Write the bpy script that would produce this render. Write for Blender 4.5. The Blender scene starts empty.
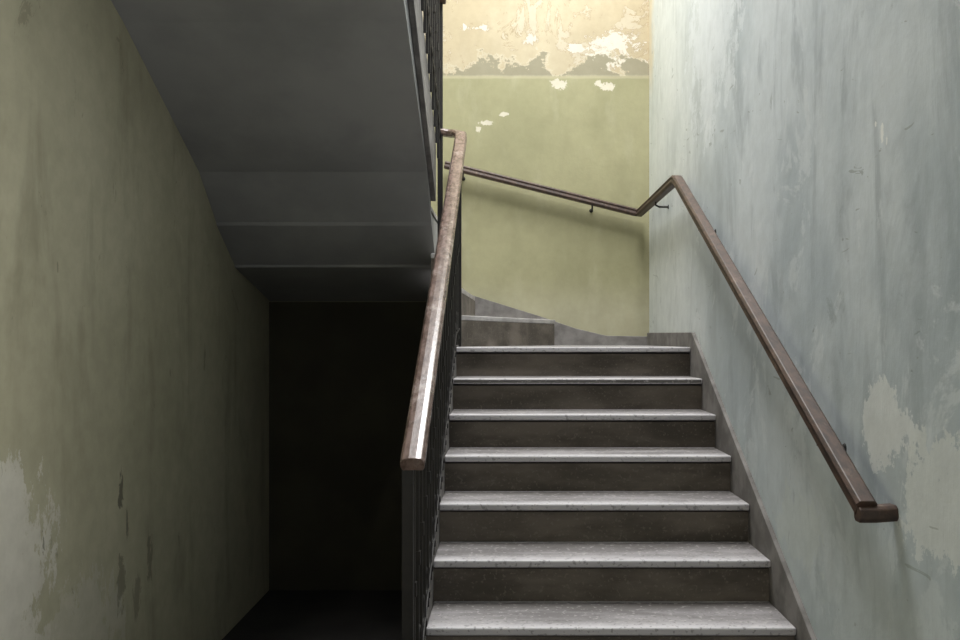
import bpy, bmesh, math, random
from mathutils import Vector
random.seed(4)
E=1.675
S=bpy.context.scene
S.view_settings.view_transform='Standard'
S.view_settings.look='None'

# ---------------- material helpers ----------------
def lin(c):
    r=[]
    for v in c:
        v/=255.0
        r.append(v/12.92 if v<=0.04045 else ((v+0.055)/1.055)**2.4)
    return tuple(r)+(1.0,)
class NT:
    def __init__(s,name,rough=0.85):
        s.m=bpy.data.materials.new(name); s.m.use_nodes=True
        s.t=s.m.node_tree; s.n=s.t.nodes; s.l=s.t.links
        s.b=s.n['Principled BSDF']; s.b.inputs['Roughness'].default_value=rough
        tc=s.n.new('ShaderNodeTexCoord'); s.co=tc.outputs['Object']
        sp=s.n.new('ShaderNodeSeparateXYZ'); s.l.new(s.co,sp.inputs[0])
        s.x,s.y,s.z=sp.outputs
    def put(s,sock,v):
        if isinstance(v,bpy.types.NodeSocket): s.l.new(v,sock)
        else: sock.default_value=v
    def math(s,op,a,b=0.0,c=None,clamp=False):
        n=s.n.new('ShaderNodeMath'); n.operation=op; n.use_clamp=clamp
        s.put(n.inputs[0],a); s.put(n.inputs[1],b)
        if c is not None: s.put(n.inputs[2],c)
        return n.outputs[0]
    def noise(s,scale,detail=4,rough=0.55,stretch=(1,1,1),off=(0,0,0),dist=0.0):
        mp=s.n.new('ShaderNodeMapping'); mp.inputs['Scale'].default_value=stretch
        mp.inputs['Location'].default_value=off
        s.l.new(s.co,mp.inputs[0])
        n=s.n.new('ShaderNodeTexNoise'); n.inputs['Scale'].default_value=scale
        n.inputs['Detail'].default_value=detail; n.inputs['Roughness'].default_value=rough
        n.inputs['Distortion'].default_value=dist
        s.l.new(mp.outputs[0],n.inputs['Vector']); return n.outputs[0]
    def step(s,v,lo,hi,a=0.0,b=1.0):
        n=s.n.new('ShaderNodeMapRange'); n.interpolation_type='SMOOTHSTEP'
        s.put(n.inputs[0],v)
        n.inputs[1].default_value=lo; n.inputs[2].default_value=hi
        n.inputs[3].default_value=a; n.inputs[4].default_value=b
        return n.outputs[0]
    def mix(s,f,a,b,mode='MIX'):
        n=s.n.new('ShaderNodeMix'); n.data_type='RGBA'; n.blend_type=mode
        s.put(n.inputs[0],f); s.put(n.inputs[6],a); s.put(n.inputs[7],b)
        return n.outputs[2]
    def blob(s,u,v,uc,vc,ru,rv,nz,amt=1.2):
        a=s.math('DIVIDE',s.math('SUBTRACT',u,uc),ru)
        b=s.math('DIVIDE',s.math('SUBTRACT',v,vc),rv)
        d=s.math('SQRT',s.math('ADD',s.math('MULTIPLY',a,a),s.math('MULTIPLY',b,b)))
        d=s.math('ADD',d,s.math('MULTIPLY',s.math('SUBTRACT',nz,0.5),amt))
        return d
    def col(s,c): s.put(s.b.inputs['Base Color'],c)
    def bump(s,h,strength=0.3,dist=0.01):
        n=s.n.new('ShaderNodeBump'); n.inputs['Strength'].default_value=strength
        n.inputs['Distance'].default_value=dist
        s.l.new(h,n.inputs['Height']); s.l.new(n.outputs[0],s.b.inputs['Normal'])

def simple(name,c1,c2,scale=8,rough=0.8,metal=0.0,stretch=(1,1,1),bump=0.2,speck=None):
    m=NT(name,rough)
    n=m.noise(scale,6,0.6,stretch)
    c=m.mix(m.step(n,0.35,0.65),lin(c1),lin(c2))
    if speck:
        k=m.noise(90,2,0.5)
        c=m.mix(m.step(k,0.6,0.68,0,0.5),c,lin(speck))
    m.col(c); m.b.inputs['Metallic'].default_value=metal
    m.bump(n,bump,0.004)
    return m.m

def mat_right():
    m=NT('blue_grey_peeling_plaster',0.8)
    big=m.noise(1.3,5,0.6,(1,1,.7))
    streak=m.noise(3.0,6,0.65,(1,1.6,.45),dist=.6)
    fine=m.noise(14,6,0.65)
    c=m.mix(m.step(big,.38,.62),lin((180,191,198)),lin((210,218,223)))
    c=m.mix(m.step(streak,.50,.66,0,.6),c,lin((158,168,175)))
    c=m.mix(m.step(m.noise(2.2,7,.7,(1,1,.8),(3,1,7),.8),.56,.60,0,.5),c,lin((222,228,232)))
    c=m.mix(m.step(m.y,3.2,5.6,0,.5),c,lin((213,217,208)))
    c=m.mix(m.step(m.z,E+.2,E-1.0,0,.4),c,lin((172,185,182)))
    nz=m.noise(6,5,.6)
    d=m.math('ADD',m.y,m.math('MULTIPLY',nz,.3))
    c=m.mix(m.math('MULTIPLY',m.step(d,6.15,6.35,0,.8),m.step(m.z,E+1.55,E+1.9)),c,lin((212,200,168)))
    rg=m.noise(7,8,.75,off=(2,0,0))
    for (uc,vc,ru,rv,cc,am) in [(2.33,E-.22,.17,.10,(226,230,230),.8),(2.05,E-.36,.22,.16,(218,223,222),.8),
                          (4.3,E+1.5,.5,.5,(222,228,232),.5),(3.05,E-.62,.22,.12,(206,214,210),.5)]:
        b=m.blob(m.y,m.z,uc,vc,ru,rv,rg,4.0)
        c=m.mix(m.step(b,1.0,.90,0,am),c,lin(cc))
    r2=m.noise(30,6,.7)
    for (uc,vc,ru,rv) in [(2.36,E+.53,.012,.028),(2.40,E+.56,.008,.01),(2.33,E+.50,.006,.012)]:
        b=m.blob(m.y,m.z,uc,vc,ru,rv,r2,3.0)
        c=m.mix(m.step(b,1.0,.90),c,lin((240,242,240)))
    sc=m.noise(9,3,.5,(1,.7,2.2),(5,5,5),1.5)
    c=m.mix(m.step(sc,.70,.72,0,.5),c,lin((132,140,136)))
    ch=m.noise(5,8,.75,(1,1,.5),(9,2,1),1.0)
    c=m.mix(m.step(ch,.62,.70,0,.5),c,lin((138,148,152)))
    c=m.mix(m.step(fine,.3,.7,0,.12),c,lin((110,118,118)))
    m.col(c); m.bump(m.math('ADD',fine,m.math('MULTIPLY',streak,1.5)),.22,.006)
    return m.m
def mat_left():
    m=NT('olive_green_peeling_plaster',0.7)
    big=m.noise(1.1,5,.6)
    fine=m.noise(12,6,.65)
    c=m.mix(m.step(big,.35,.65),lin((164,160,136)),lin((178,174,150)))
    st=m.noise(2.2,6,.6,(1,1.5,.4),(1,4,2),.4)
    c=m.mix(m.step(st,.50,.70,0,.6),c,lin((132,128,106)))
    rg=m.noise(5,8,.75,(1,1,.6))
    for (uc,vc,ru,rv,cc,am) in [(2.85,E-.80,.42,.42,(200,197,186),.8),(3.5,E-1.15,.35,.3,(188,185,170),.6)]:
        b=m.blob(m.y,m.z,uc,vc,ru,rv,rg,3.5)
        c=m.mix(m.step(b,1.0,.86,0,am),c,lin(cc))
    r2=m.noise(16,7,.75,(1,1,.5),dist=.6)
    for (uc,vc,ru,rv,cc,am) in [(3.84,E-.64,.022,.07,(80,78,66),.8),(3.90,E-.74,.012,.07,(86,84,72),.7),
                 (3.84,E-.98,.04,.12,(98,96,80),.6),(4.9,E-.1,.02,.06,(116,114,92),.5),
                 (3.20,E-.70,.012,.05,(96,94,80),.7),(4.15,E-1.0,.03,.10,(98,96,80),.6),(4.0,E-1.12,.04,.1,(104,102,86),.5),
                 (3.3,E+.25,.006,.02,(110,108,90),.6),(4.4,E-.15,.02,.02,(110,108,90),.5)]:
        b=m.blob(m.y,m.z,uc,vc,ru,rv,r2,6.0)
        c=m.mix(m.step(b,1.0,.7,0,am),c,lin(cc))
    ch=m.noise(6,8,.75,(1,1,.5),(2,2,6),1.0)
    c=m.mix(m.step(ch,.63,.66,0,.5),c,lin((118,115,96)))
    c=m.mix(m.step(fine,.3,.7,0,.15),c,lin((84,82,62)))
    m.col(c); m.bump(m.math('ADD',fine,st),.2,.006)
    return m.m
def mat_back():
    m=NT('green_dado_cream_peeling_plaster',0.8)
    ZB=E+1.775
    fine=m.noise(14,6,.65)
    big=m.noise(1.8,5,.6,(1,1,.6))
    g=m.mix(m.step(big,.35,.65),lin((138,136,104)),lin((152,149,116)))
    g=m.mix(m.step(m.noise(5,6,.6,(1.6,1,.5),(3,0,1)),.52,.7,0,.3),g,lin((166,163,136)))
    g=m.mix(m.step(m.z,E+.45,E+.15,0,.4),g,lin((182,178,158)))
    n2=m.noise(22,7,.75,(1,1,1),(7,0,3))
    for (uc,vc,ru,rv) in [(.34,E+1.72,.055,.03),(.66,E+1.705,.05,.028),(.61,E+1.72,.03,.03),(-.16,E+1.46,.05,.016),(-.03,E+1.52,.03,.014),(-.2,E+1.42,.02,.02)]:
        b=m.blob(m.x,m.z,uc,vc,ru,rv,n2,4.5)
        g=m.mix(m.step(b,1.0,.85,0,.9),g,lin((198,192,176)))
    c=m.mix(m.step(big,.35,.65),lin((166,154,127)),lin((176,165,140)))
    pn=m.noise(3.2,8,.7,(1,1,1),(11,0,2),.8)
    c=m.mix(m.step(pn,.57,.585,0,.5),c,lin((182,174,158)))
    c=m.mix(m.math('MULTIPLY',m.step(pn,.56,.569),m.step(pn,.578,.57)),c,lin((146,132,104)))
    r5=m.noise(9,8,.8,off=(1,0,8),dist=.4)
    for (uc,vc,ru,rv) in [(.74,E+1.99,.15,.07),(.62,E+1.89,.10,.05),(.48,E+1.96,.08,.02),(.8,E+1.87,.10,.03),(.15,E+2.03,.05,.03),(-.2,E+2.1,.08,.02)]:
        b=m.blob(m.x,m.z,uc,vc,ru,rv,r5,8.0)
        c=m.mix(m.math('MULTIPLY',m.step(b,1.25,1.10),.6),c,lin((138,124,98)))
        c=m.mix(m.step(b,1.0,.92,0,.9),c,lin((196,190,179)))
    en=m.noise(5.5,7,.65,(1,1,1),(4,0,0))
    h=m.math('SUBTRACT',m.z,m.math('ADD',m.math('MULTIPLY',m.math('SUBTRACT',en,.47),.65),ZB+.06))
    ex=m.step(h,.012,-.012)
    c=m.mix(ex,c,lin((136,131,110)))
    rim=m.math('MULTIPLY',m.step(h,.035,.012),m.step(h,-.005,.012))
    c=m.mix(m.math('MULTIPLY',rim,.5),c,lin((188,181,162)))
    zz=m.math('ADD',m.z,m.math('MULTIPLY',m.math('SUBTRACT',fine,.5),.02))
    top=m.step(zz,ZB-.006,ZB+.006)
    c=m.mix(top,g,c)
    line=m.math('MULTIPLY',m.step(zz,ZB-.022,ZB-.010),m.step(zz,ZB+.012,ZB))
    c=m.mix(m.math('MULTIPLY',line,.35),c,lin((184,177,152)))
    c=m.mix(m.step(fine,.3,.7,0,.12),c,lin((90,84,60)))
    m.col(c); m.bump(m.math('ADD',fine,m.math('MULTIPLY',pn,1.0)),.2,.006)
    return m.m
def mat_tread():
    m=NT('worn_stone_tread',.55)
    n=m.noise(6,6,.6,(.5,2,1)); k=m.noise(70,2,.5); k2=m.noise(55,2,.5,off=(4,4,4))
    c=m.mix(m.step(n,.35,.65),lin((104,101,101)),lin((142,139,140)))
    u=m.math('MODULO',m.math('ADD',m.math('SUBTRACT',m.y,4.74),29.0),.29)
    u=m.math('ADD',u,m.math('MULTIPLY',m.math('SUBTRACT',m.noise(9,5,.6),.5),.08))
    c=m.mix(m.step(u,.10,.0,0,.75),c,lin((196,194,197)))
    c=m.mix(m.step(u,.15,.24,0,.75),c,lin((70,66,61)))  # riser shadow on the tread back, painted into the colour
    c=m.mix(m.step(k,.58,.66,0,.5),c,lin((84,81,78)))
    c=m.mix(m.step(k2,.60,.66,0,.4),c,lin((190,186,184)))
    m.col(c); m.bump(n,.2,.003); return m.m

M_R=mat_right(); M_L=mat_left(); M_B=mat_back()
M_plain=simple('plain_plaster',(160,160,156),(175,175,170),3)
M_soff=simple('grey_soffit_paint',(143,143,144),(158,158,158),1.5,.9,bump=.1)
M_dark=simple('understair_shade_brown',(50,47,36),(60,57,44),2,.9)  # under-stair shade put into the base colour
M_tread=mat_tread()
M_riser=simple('dark_terrazzo_riser',(76,70,62),(110,102,93),5,.85,speck=(126,119,110),stretch=(.5,1,1.5))
M_skirt=simple('grey_cement_skirting',(98,95,92),(126,123,120),9,.85)
M_floor=simple('dark_floor_tiles',(24,22,20),(34,32,29),4,.85)
M_iron=simple('black_wrought_iron',(12,11,10),(26,22,19),30,.6,0)
M_frame=simple('white_window_paint',(200,200,192),(214,214,206),10,.5)
def mat_wood(name,a,b,wear,ax,rough=.35):
    m=NT(name,rough)
    st=(14,1,14) if ax=='y' else (1,14,14)
    g=m.noise(3,6,.65,st,dist=.3)
    w=m.noise(6,7,.75,(2,1,1),(2,2,2))
    c=m.mix(m.step(g,.35,.65),lin(a),lin(b))
    c=m.mix(m.step(w,.54,.68,0,.6),c,lin(wear))
    m.col(c); m.bump(g,.2,.002); return m.m
M_wood=mat_wood('worn_brown_wood',(46,33,26),(74,55,44),(112,93,80),'y',.52)
M_wood2=mat_wood('worn_polished_handrail_wood',(78,62,54),(112,95,88),(160,149,143),'y',.26)

# ---------------- mesh helpers ----------------
def new_bm(): return bmesh.new()
def prism(bm,pts,axis,a,b,mi=0):
    def P(p,t):
        if axis=='z': return (p[0],p[1],t)
        if axis=='x': return (t,p[0],p[1])
        return (p[0],t,p[1])
    v0=[bm.verts.new(P(p,a)) for p in pts]; v1=[bm.verts.new(P(p,b)) for p in pts]
    fs=[bm.faces.new(v0),bm.faces.new(v1[::-1])]
    n=len(pts)
    for i in range(n):
        fs.append(bm.faces.new([v0[i],v1[i],v1[(i+1)%n],v0[(i+1)%n]]))
    for f in fs: f.material_index=mi
    return fs
def box(bm,x0,x1,y0,y1,z0,z1,mi=0):
    return prism(bm,[(x0,y0),(x1,y0),(x1,y1),(x0,y1)],'z',z0,z1,mi)
def finish(bm,name,mats,parent=None,bevel=0,smooth=False):
    bmesh.ops.recalc_face_normals(bm,faces=bm.faces)
    me=bpy.data.meshes.new(name); bm.to_mesh(me); bm.free()
    o=bpy.data.objects.new(name,me); S.collection.objects.link(o)
    for m in mats: me.materials.append(m)
    if bevel:
        b=o.modifiers.new('bevel','BEVEL'); b.width=bevel; b.segments=2; b.limit_method='ANGLE'
        b.angle_limit=math.radians(35)
    if smooth:
        for p in me.polygons: p.use_smooth=True
    if parent: o.parent=parent
    return o
def empty(name):
    o=bpy.data.objects.new(name,None); S.collection.objects.link(o); return o
def sweep(bm,path,prof,mi=0,closed=False):
    path=[Vector(p) for p in path]; n=len(path); rings=[]
    last=None
    for i,p in enumerate(path):
        a=path[max(i-1,0)]; c=path[min(i+1,n-1)]
        d1=(p-a); d2=(c-p)
        if d1.length<1e-6: d1=d2
        if d2.length<1e-6: d2=d1
        d1=d1.normalized(); d2=d2.normalized(); t=(d1+d2)
        t.normalize()
        s=t.cross(Vector((0,0,1)))
        if s.length<0.12 and last is not None: s=last.copy()
        s.normalize(); last=s
        u=s.cross(t).normalized()
        k=1/max(.5,t.dot(d1))
        hz=abs(d1.cross(d2).z)>abs(d1.cross(d2).length)*.7
        ks=k if hz else 1; ku=1 if hz else k
        rings.append([bm.verts.new(p+s*q[0]*ks+u*q[1]*ku) for q in prof])
    m=len(prof)
    for i in range(n-1):
        A=rings[i];B=rings[i+1]
        for j in range(m):
            f=bm.faces.new([A[j],A[(j+1)%m],B[(j+1)%m],B[j]]); f.material_index=mi
    bm.faces.new(rings[0]).material_index=mi; bm.faces.new(rings[-1][::-1]).material_index=mi
def circ(r,n=6): return [(r*math.cos(2*math.pi*i/n),r*math.sin(2*math.pi*i/n)) for i in range(n)]
def ring_yz(bm,x,yc,zc,r,t=.006,n=14,mi=0):
    R=[]
    for i in range(n):
        a=2*math.pi*i/n
        c=Vector((x,yc+r*math.cos(a),zc+r*math.sin(a))); o=Vector((0,math.cos(a),math.sin(a)))
        R.append([bm.verts.new(c+o*q[0]+Vector((q[1],0,0))) for q in circ(t,5)])
    for i in range(n):
        A=R[i];B=R[(i+1)%n]
        for j in range(5):
            bm.faces.new([A[j],A[(j+1)%5],B[(j+1)%5],B[j]]).material_index=mi

# ---------------- geometry constants ----------------
XL,XR,YB,YF=-1.60,.95,6.25,-.9
R_=.149; T_=.29; Y1=4.74; Z1=E-.036
XA=-.265; XC=-.30
ZT=E+4.3

# walls
T=.2
bm=new_bm(); box(bm,XL-T,XL,YF-T,YB+T,-.2,ZT); finish(bm,'wall_left',[M_L])
ry0,ry1,rz0,rz1=-.6,.9,E-.7,E+1.1
bm=new_bm()
box(bm,XR,XR+T,YF-T,ry0,-.2,ZT); box(bm,XR,XR+T,ry1,YB+T,-.2,ZT)
box(bm,XR,XR+T,ry0,ry1,-.2,rz0); box(bm,XR,XR+T,ry0,ry1,rz1,ZT)
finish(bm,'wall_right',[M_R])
bm=new_bm()
for y in (ry0+.02,(ry0+ry1)/2,ry1-.02): box(bm,XR+.1,XR+.14,y-.02,y+.02,rz0,rz1)
for z in (rz0+.02,(rz0+rz1)/2,rz1-.02): box(bm,XR+.1,XR+.14,ry0,ry1,z-.02,z+.02)
finish(bm,'added_right_window',[M_frame])  # unseen window, added as an opening for the left-wall fill light
bm=new_bm(); box(bm,XL,XR,YB,YB+T,-.2,ZT); finish(bm,'wall_back',[M_B])
bm=new_bm(); box(bm,XL,XR,YF,YB,-.2,0); finish(bm,'floor',[M_floor])
bm=new_bm(); box(bm,XL,XC-.012,YB-.03,YB,0,E+.255); finish(bm,'understair_shade_panel',[M_dark])  # added dark panel, paints the shade on the back wall below the landing
wx0,wx1,wz0,wz1=-.35,.8,E-.1,E+1.6
bm=new_bm()
box(bm,XL,wx0,YF-T,YF,-.2,ZT); box(bm,wx1,XR,YF-T,YF,-.2,ZT)
box(bm,wx0,wx1,YF-T,YF,-.2,wz0); box(bm,wx0,wx1,YF-T,YF,wz1,ZT)
finish(bm,'wall_front',[M_plain])
bm=new_bm()
y0,y1=YF-.12,YF-.07
for x in (wx0+.02,(wx0+wx1)/2,wx1-.02): box(bm,x-.02,x+.02,y0,y1,wz0,wz1)
for z in (wz0+.02,(wz0+wz1)/2,wz1-.02): box(bm,wx0,wx1,y0,y1,z-.02,z+.02)
finish(bm,'added_front_window',[M_frame])  # unseen window, added to frame the fill light behind the camera
sx0,sx1,sy0,sy1=-.45,.9,3.2,5.5
bm=new_bm()
box(bm,XL-T,XR+T,YF-T,sy0,ZT,ZT+.15); box(bm,XL-T,XR+T,sy1,YB+T,ZT,ZT+.15)
box(bm,XL-T,sx0,sy0,sy1,ZT,ZT+.15); box(bm,sx1,XR+T,sy0,sy1,ZT,ZT+.15)
finish(bm,'ceiling',[M_plain])
bm=new_bm()
for x in (sx0+.02,(sx0+sx1)/2,sx1-.02): box(bm,x-.02,x+.02,sy0,sy1,ZT+.05,ZT+.09)
for y in (sy0+.02,(sy0+sy1)/2,sy1-.02): box(bm,sx0,sx1,y-.02,y+.02,ZT+.05,ZT+.09)
finish(bm,'window_2',[M_frame])

# ---------------- lower staircase ----------------
st=empty('stone_staircase')
NS=11
bmr=new_bm(); bmt=new_bm()
pp=[(YB-.001,0),(YB-.001,Z1-.035)]
for k in range(NS):
    yf=Y1-T_*k+.025; zt=Z1-R_*k-.035
    zn=(Z1-R_*(k+1)-.035) if k<NS-1 else 0
    pp.append((yf,zt)); pp.append((yf,zn))
prism(bmr,pp,'x',XC,XR-.001)
finish(bmr,'risers',[M_riser],st)
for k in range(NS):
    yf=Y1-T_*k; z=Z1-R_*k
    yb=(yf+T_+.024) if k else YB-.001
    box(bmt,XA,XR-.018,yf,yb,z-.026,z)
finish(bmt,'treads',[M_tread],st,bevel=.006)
def nz(y,off=0): return Z1-(Y1-y)*R_/T_+off
bm=new_bm()
yk=Y1-T_*(NS-1)-.02
prism(bm,[(yk,0),(yk,nz(yk,.015)),(Y1,nz(Y1,.015)),(5.04,nz(Y1,.015)),(5.04,Z1-.2),(Y1,Z1-.25)],'x',XC-.012,XA)
finish(bm,'open_side_curb',[M_skirt],st,bevel=.004)
# winders
wz=[E+v for v in (.135,.29,.47,.735,.85,.95)]
XU=-.42
def winder(bm1,bm2,poly,zt,zb):
    prism(bm1,poly,'z',zb,zt-.028)
    prism(bm2,poly,'z',zt-.028,zt)
b1=new_bm(); b2=new_bm()
PV=(-.26,5.04); yb=YB-.001
winder(b1,b2,[PV,(.32,yb),(-.22,yb)],wz[0],Z1)
winder(b1,b2,[PV,(-.22,yb),(XU,yb),(XU,5.5),(-.34,5.04)],wz[1],Z1-.15)
winder(b1,b2,[(-.34,5.04),(XU+.001,5.5),(XU+.001,5.04)],wz[2],E+.15)
winder(b1,b2,[(XU,5.07),(XU,yb),(-1.05,yb)],wz[3],E+.69)
winder(b1,b2,[(XU,5.07),(-1.05,yb),(XL+.001,yb),(XL+.001,5.68)],wz[4],E+.69)
winder(b1,b2,[(XU,5.07),(XL+.001,5.68),(XL+.001,5.07)],wz[5],E+.69)
box(b1,-.42,-.26,5.04,5.10,E-.2,E+.30)
finish(b1,'winder_risers',[M_riser],st)
M_wtread=simple('pale_stone_winder_tread',(150,147,146),(178,175,174),8,.6)
finish(b2,'winder_treads',[M_wtread],st,bevel=.004)

# ---------------- upper staircase ----------------
up=empty('stone_staircase.001')
bm=new_bm()
U=8; zu0=E+1.034
soff=[(YB-.001,E+.26),(5.44,E+.425),(5.43,E+.440),(5.10,E+.628),(5.09,E+.645),(4.81,E+.87),(3.86,E+1.322),(3.45,E+1.48),(2.70,E+1.83),(YF+.001,E+1.83)]
top=[(YF+.001,zu0+R_*U)]
ys=5.05-T_*U
top.append((ys,zu0+R_*U))
for n in range(U-1,-1,-1):
    top.append((5.05-T_*(n+1),zu0+R_*n)); top.append((5.05-T_*n,zu0+R_*n))
top.append((5.05,E+.71)); top.append((YB-.001,E+.71))
prism(bm,soff+top,'x',XL+.001,XU)
finish(bm,'soffit_slab',[M_soff],up)
bm=new_bm()
for n in range(U):
    box(bm,XL+.002,XU+.02,5.05-T_*(n+1)+.001,5.05-T_*n+.02,zu0+R_*n,zu0+R_*n+.03)
finish(bm,'treads',[M_wtread],up,bevel=.005)
bm=new_bm()
def nu(y,off=0): return zu0+(5.05-y)*R_/T_+off
sl=[(5.06,nu(5.05,.05)),(ys,nu(ys,.05)),(YF+.001,zu0+R_*U+.08),(YF+.001,zu0+R_*U-.12),(ys,zu0+R_*U-.18),(5.06,nu(5.05,-.28))]
prism(bm,sl,'x',XU+.001,XU+.028)
finish(bm,'open_side_curb',[M_skirt],up,bevel=.004)

# ---------------- skirting ----------------
bm=new_bm()
o=.085
y0=Y1-T_*(NS-1)-.1
prism(bm,[(y0,0),(y0,nz(y0,o)),(Y1-.02,nz(Y1,o)-.01),(YB-.02,Z1+.085),(YB-.02,Z1-.3),(Y1,Z1-.3),(y0+.4,0)],'x',XR-.0175,XR+.002)
finish(bm,'baseboard_right',[M_skirt],bevel=.003)
bm=new_bm()
tp=[(XR-.0,Z1+.06),(.66,Z1+.065),(.45,Z1+.115),(.2,Z1+.20),(-.27,E+.31),(XU+.01,E+.38)]
bt=[(XU+.01,E+.2),(-.4,E-.1),(XR,Z1-.03)]
prism(bm,tp+bt,'y',YB-.018,YB+.002)
finish(bm,'baseboard_back',[M_skirt],bevel=.003)

# ---------------- wall handrail ----------------
wh=empty('wall_handrail')
RX=XR-.075; RY=YB-.075
prof_r=[(-.026,-.012),(-.018,-.024),(.018,-.024),(.026,-.012),(.022,.004),(.027,.014),(.018,.024),(-.018,.024),(-.027,.014),(-.022,.004)]
path=[(RX,2.27,E-.414),(RX,4.80,E+.826),(RX,4.86,E+.838),(RX,RY,E+.845),(.84,RY,E+.85),(-.42,RY,E+1.165)]
bm=new_bm(); sweep(bm,path,prof_r)
finish(bm,'wooden_rail',[M_wood],wh,bevel=.002)
bm=new_bm()
sweep(bm,[(RX-.022,2.275,E-.423),(RX+.02,2.275,E-.423),(XR-.002,2.285,E-.421)],[(-.018,-.014),(-.010,-.022),(.018,-.022),(.026,-.012),(.024,.010),(.014,.018),(-.014,.018),(-.02,.008)])
finish(bm,'wall_return',[M_wood],wh,bevel=.003)
bm=new_bm()
def bracket(p,wdir):
    p=Vector(p); w=Vector(wdir)
    pts=[p+Vector((0,0,-.02)),p+Vector((0,0,-.04)),p+w*.02+Vector((0,0,-.05)),p+w*.073+Vector((0,0,-.05))]
    R=[]
    side=w.cross(Vector((0,0,1)))
    for i,q in enumerate(pts):
        d=(pts[min(i+1,3)]-pts[max(i-1,0)]).normalized(); u=side.cross(d)
        R.append([bm.verts.new(q+side*c[0]+u*c[1]) for c in circ(.006,8)])
    for i in range(3):
        for j in range(8): bm.faces.new([R[i][j],R[i][(j+1)%8],R[i+1][(j+1)%8],R[i+1][j]])
    c=pts[-1]
    a=[bm.verts.new(c+side*q[0]+Vector((0,0,q[1]))-w*.002) for q in circ(.012,12)]
    b=[bm.verts.new(c+side*q[0]+Vector((0,0,q[1]))+w*.002) for q in circ(.014,12)]
    bm.faces.new(a); bm.faces.new(b[::-1])
    for j in range(12): bm.faces.new([a[j],a[(j+1)%12],b[(j+1)%12],b[j]])
def rz(y): return E-.414+(y-2.27)*(1.24/2.53)
for y in (2.62,4.25): bracket((RX,y,rz(y)-.012),(1,0,0))
bracket((RX,5.5,E+.838),(1,0,0))
for x in (.56,-.30): bracket((x,RY,E+.85+(.84-x)*.25),(0,1,0))
finish(bm,'iron_brackets',[M_iron],wh,smooth=True)

# ---------------- lower railing ----------------
def railprof(w,h):
    return [(-w*.42,-h/2),(w*.42,-h/2),(w/2,-h*.25),(w/2,h*.15),(w*.38,h*.45),(w*.15,h/2),(-w*.15,h/2),(-w*.38,h*.45),(-w/2,h*.15),(-w/2,-h*.25)]
lr=empty('stair_railing')
HX=-.255
def hz_(y): return E-.352+(y-2.44)*(1.495/2.68)
bm=new_bm()
pth=[(HX,2.475,hz_(2.475))]
pth+=[(HX,5.02,hz_(5.02)),(HX-.004,5.10,hz_(5.09)),(HX-.03,5.165,hz_(5.13)),(HX-.07,5.19,hz_(5.14)),(-.38,5.195,hz_(5.14)+.01)]
sweep(bm,pth,railprof(.066,.04))
finish(bm,'wooden_rail',[M_wood2],lr,bevel=.003)
bm=new_bm()
def bal(bm,x,y,z0,z1,t=.007): box(bm,x-t,x+t,y-t,y+t,z0,z1)
def curbtop(y): return nz(min(y,Y1),.01)
box(bm,-.284,-.254,2.485,2.515,curbtop(2.50)-.25,hz_(2.50)-.015)
y=2.50+.115
while y<5.02:
    bx=-.268
    bal(bm,bx,y,curbtop(y),hz_(y)-.03)
    zt=hz_(y)-.03; zb=curbtop(y)
    ym=y-.0575; zm=(zb+zt)/2
    ring_yz(bm,bx,ym,curbtop(ym)+.125,.045)
    box(bm,bx-.011,bx+.011,y-.011,y+.011,zm-.02,zm+.02)
    box(bm,bx-.011,bx+.011,y-.011,y+.011,zb+.03,zb+.05)
    y+=.115
sweep(bm,[(-.268,2.50,hz_(2.50)-.026),(-.268,5.05,hz_(5.05)-.026)],[(-.016,-.004),(.016,-.004),(.016,.004),(-.016,.004)])
sweep(bm,[(-.268,2.50,nz(2.50,.07)),(-.268,Y1,nz(Y1,.07)),(-.268,5.05,nz(Y1,.10))],[(-.008,-.004),(.008,-.004),(.008,.004),(-.008,.004)])
box(bm,-.284,-.252,5.01,5.042,Z1-.02,hz_(5.02)-.02)
finish(bm,'iron_balusters',[M_iron],lr)

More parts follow.
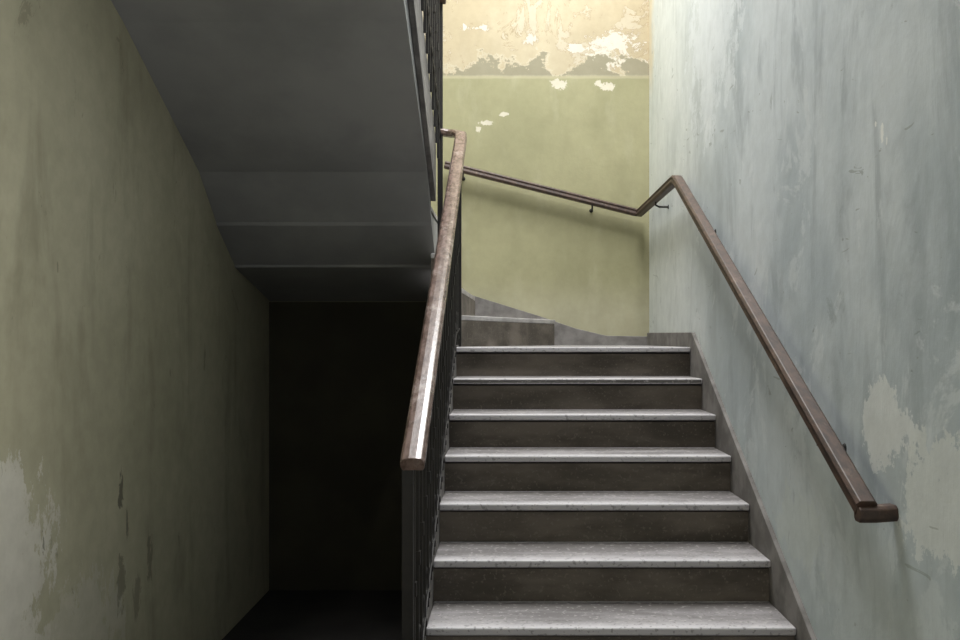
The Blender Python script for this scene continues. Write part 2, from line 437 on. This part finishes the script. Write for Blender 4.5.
# ---------------- upper railing ----------------
ur=empty('stair_railing.001')
UX=-.372
def hu(y): return nu(y,.88)
bm=new_bm()
pth=[(UX,5.19,hu(5.05)-.02),(UX,5.10,hu(5.05)),(UX,5.02,hu(5.02)),(UX,ys,hu(ys)),(UX,ys-.1,hu(ys)+.02),(UX,YF+.01,hu(ys)+.02)]
sweep(bm,pth,railprof(.055,.045))
finish(bm,'wooden_rail',[M_wood],ur,bevel=.003)
bm=new_bm()
ux=-.378
box(bm,ux-.014,ux+.014,5.165,5.195,E+.28,hu(5.05)-.03)
y=5.03
while y>YF+.1:
    if y>ys: zb=nu(y,.04); zt=hu(y)-.02
    else: zb=zu0+R_*U+.07; zt=hu(ys)
    bal(bm,ux,y,zb-.10,zt)
    ym=y-.0575
    ring_yz(bm,ux,ym,zb+.15,.045)
    box(bm,ux-.011,ux+.011,y-.011,y+.011,(zb+zt)/2-.02,(zb+zt)/2+.02)
    y-=.115
sweep(bm,[(ux,5.18,nu(5.05,.10)),(ux,5.05,nu(5.05,.12)),(ux,ys,nu(ys,.12))],[(-.008,-.004),(.008,-.004),(.008,.004),(-.008,.004)])
finish(bm,'iron_balusters',[M_iron],ur)

# ---------------- lights ----------------
def area(name,loc,tgt,sx,sy,power,color,spread=180):
    l=bpy.data.lights.new(name,'AREA'); l.shape='RECTANGLE'; l.size=sx; l.size_y=sy
    l.energy=power; l.color=color; l.spread=math.radians(spread)
    o=bpy.data.objects.new(name,l); S.collection.objects.link(o); o.location=loc
    o.rotation_euler=(Vector(tgt)-Vector(loc)).to_track_quat('-Z','Y').to_euler()
    return o
area('skylight_daylight',(.22,4.35,ZT+.2),(.22,4.3,0),1.3,2.2,375,(1,.992,.985))
area('front_fill',(.22,YF-.25,E+.8),(.0,4,E-.2),1.1,1.6,18,(1,.985,.95))  # added weak fill from behind the camera, no known source
area('left_wall_fill',(XR+.18,.15,E+.2),(XL,1.3,E+.15),1.4,1.7,42,(1,.985,.95),72)  # added fill, narrowed so the left wall darkens towards the back
w=bpy.data.worlds.new('sky'); S.world=w; w.use_nodes=True
w.node_tree.nodes['Background'].inputs[0].default_value=(.8,.88,1,1)
w.node_tree.nodes['Background'].inputs[1].default_value=.15

# ---------------- camera ----------------
cam=bpy.data.cameras.new('camera'); co=bpy.data.objects.new('camera',cam); S.collection.objects.link(co)
cam.sensor_width=36; cam.lens=929/960*36
co.location=(0,0,E); co.rotation_euler=(math.pi/2,0,0)
cam.shift_x=-28/960; cam.shift_y=20/960
cam.clip_start=.05
S.camera=co
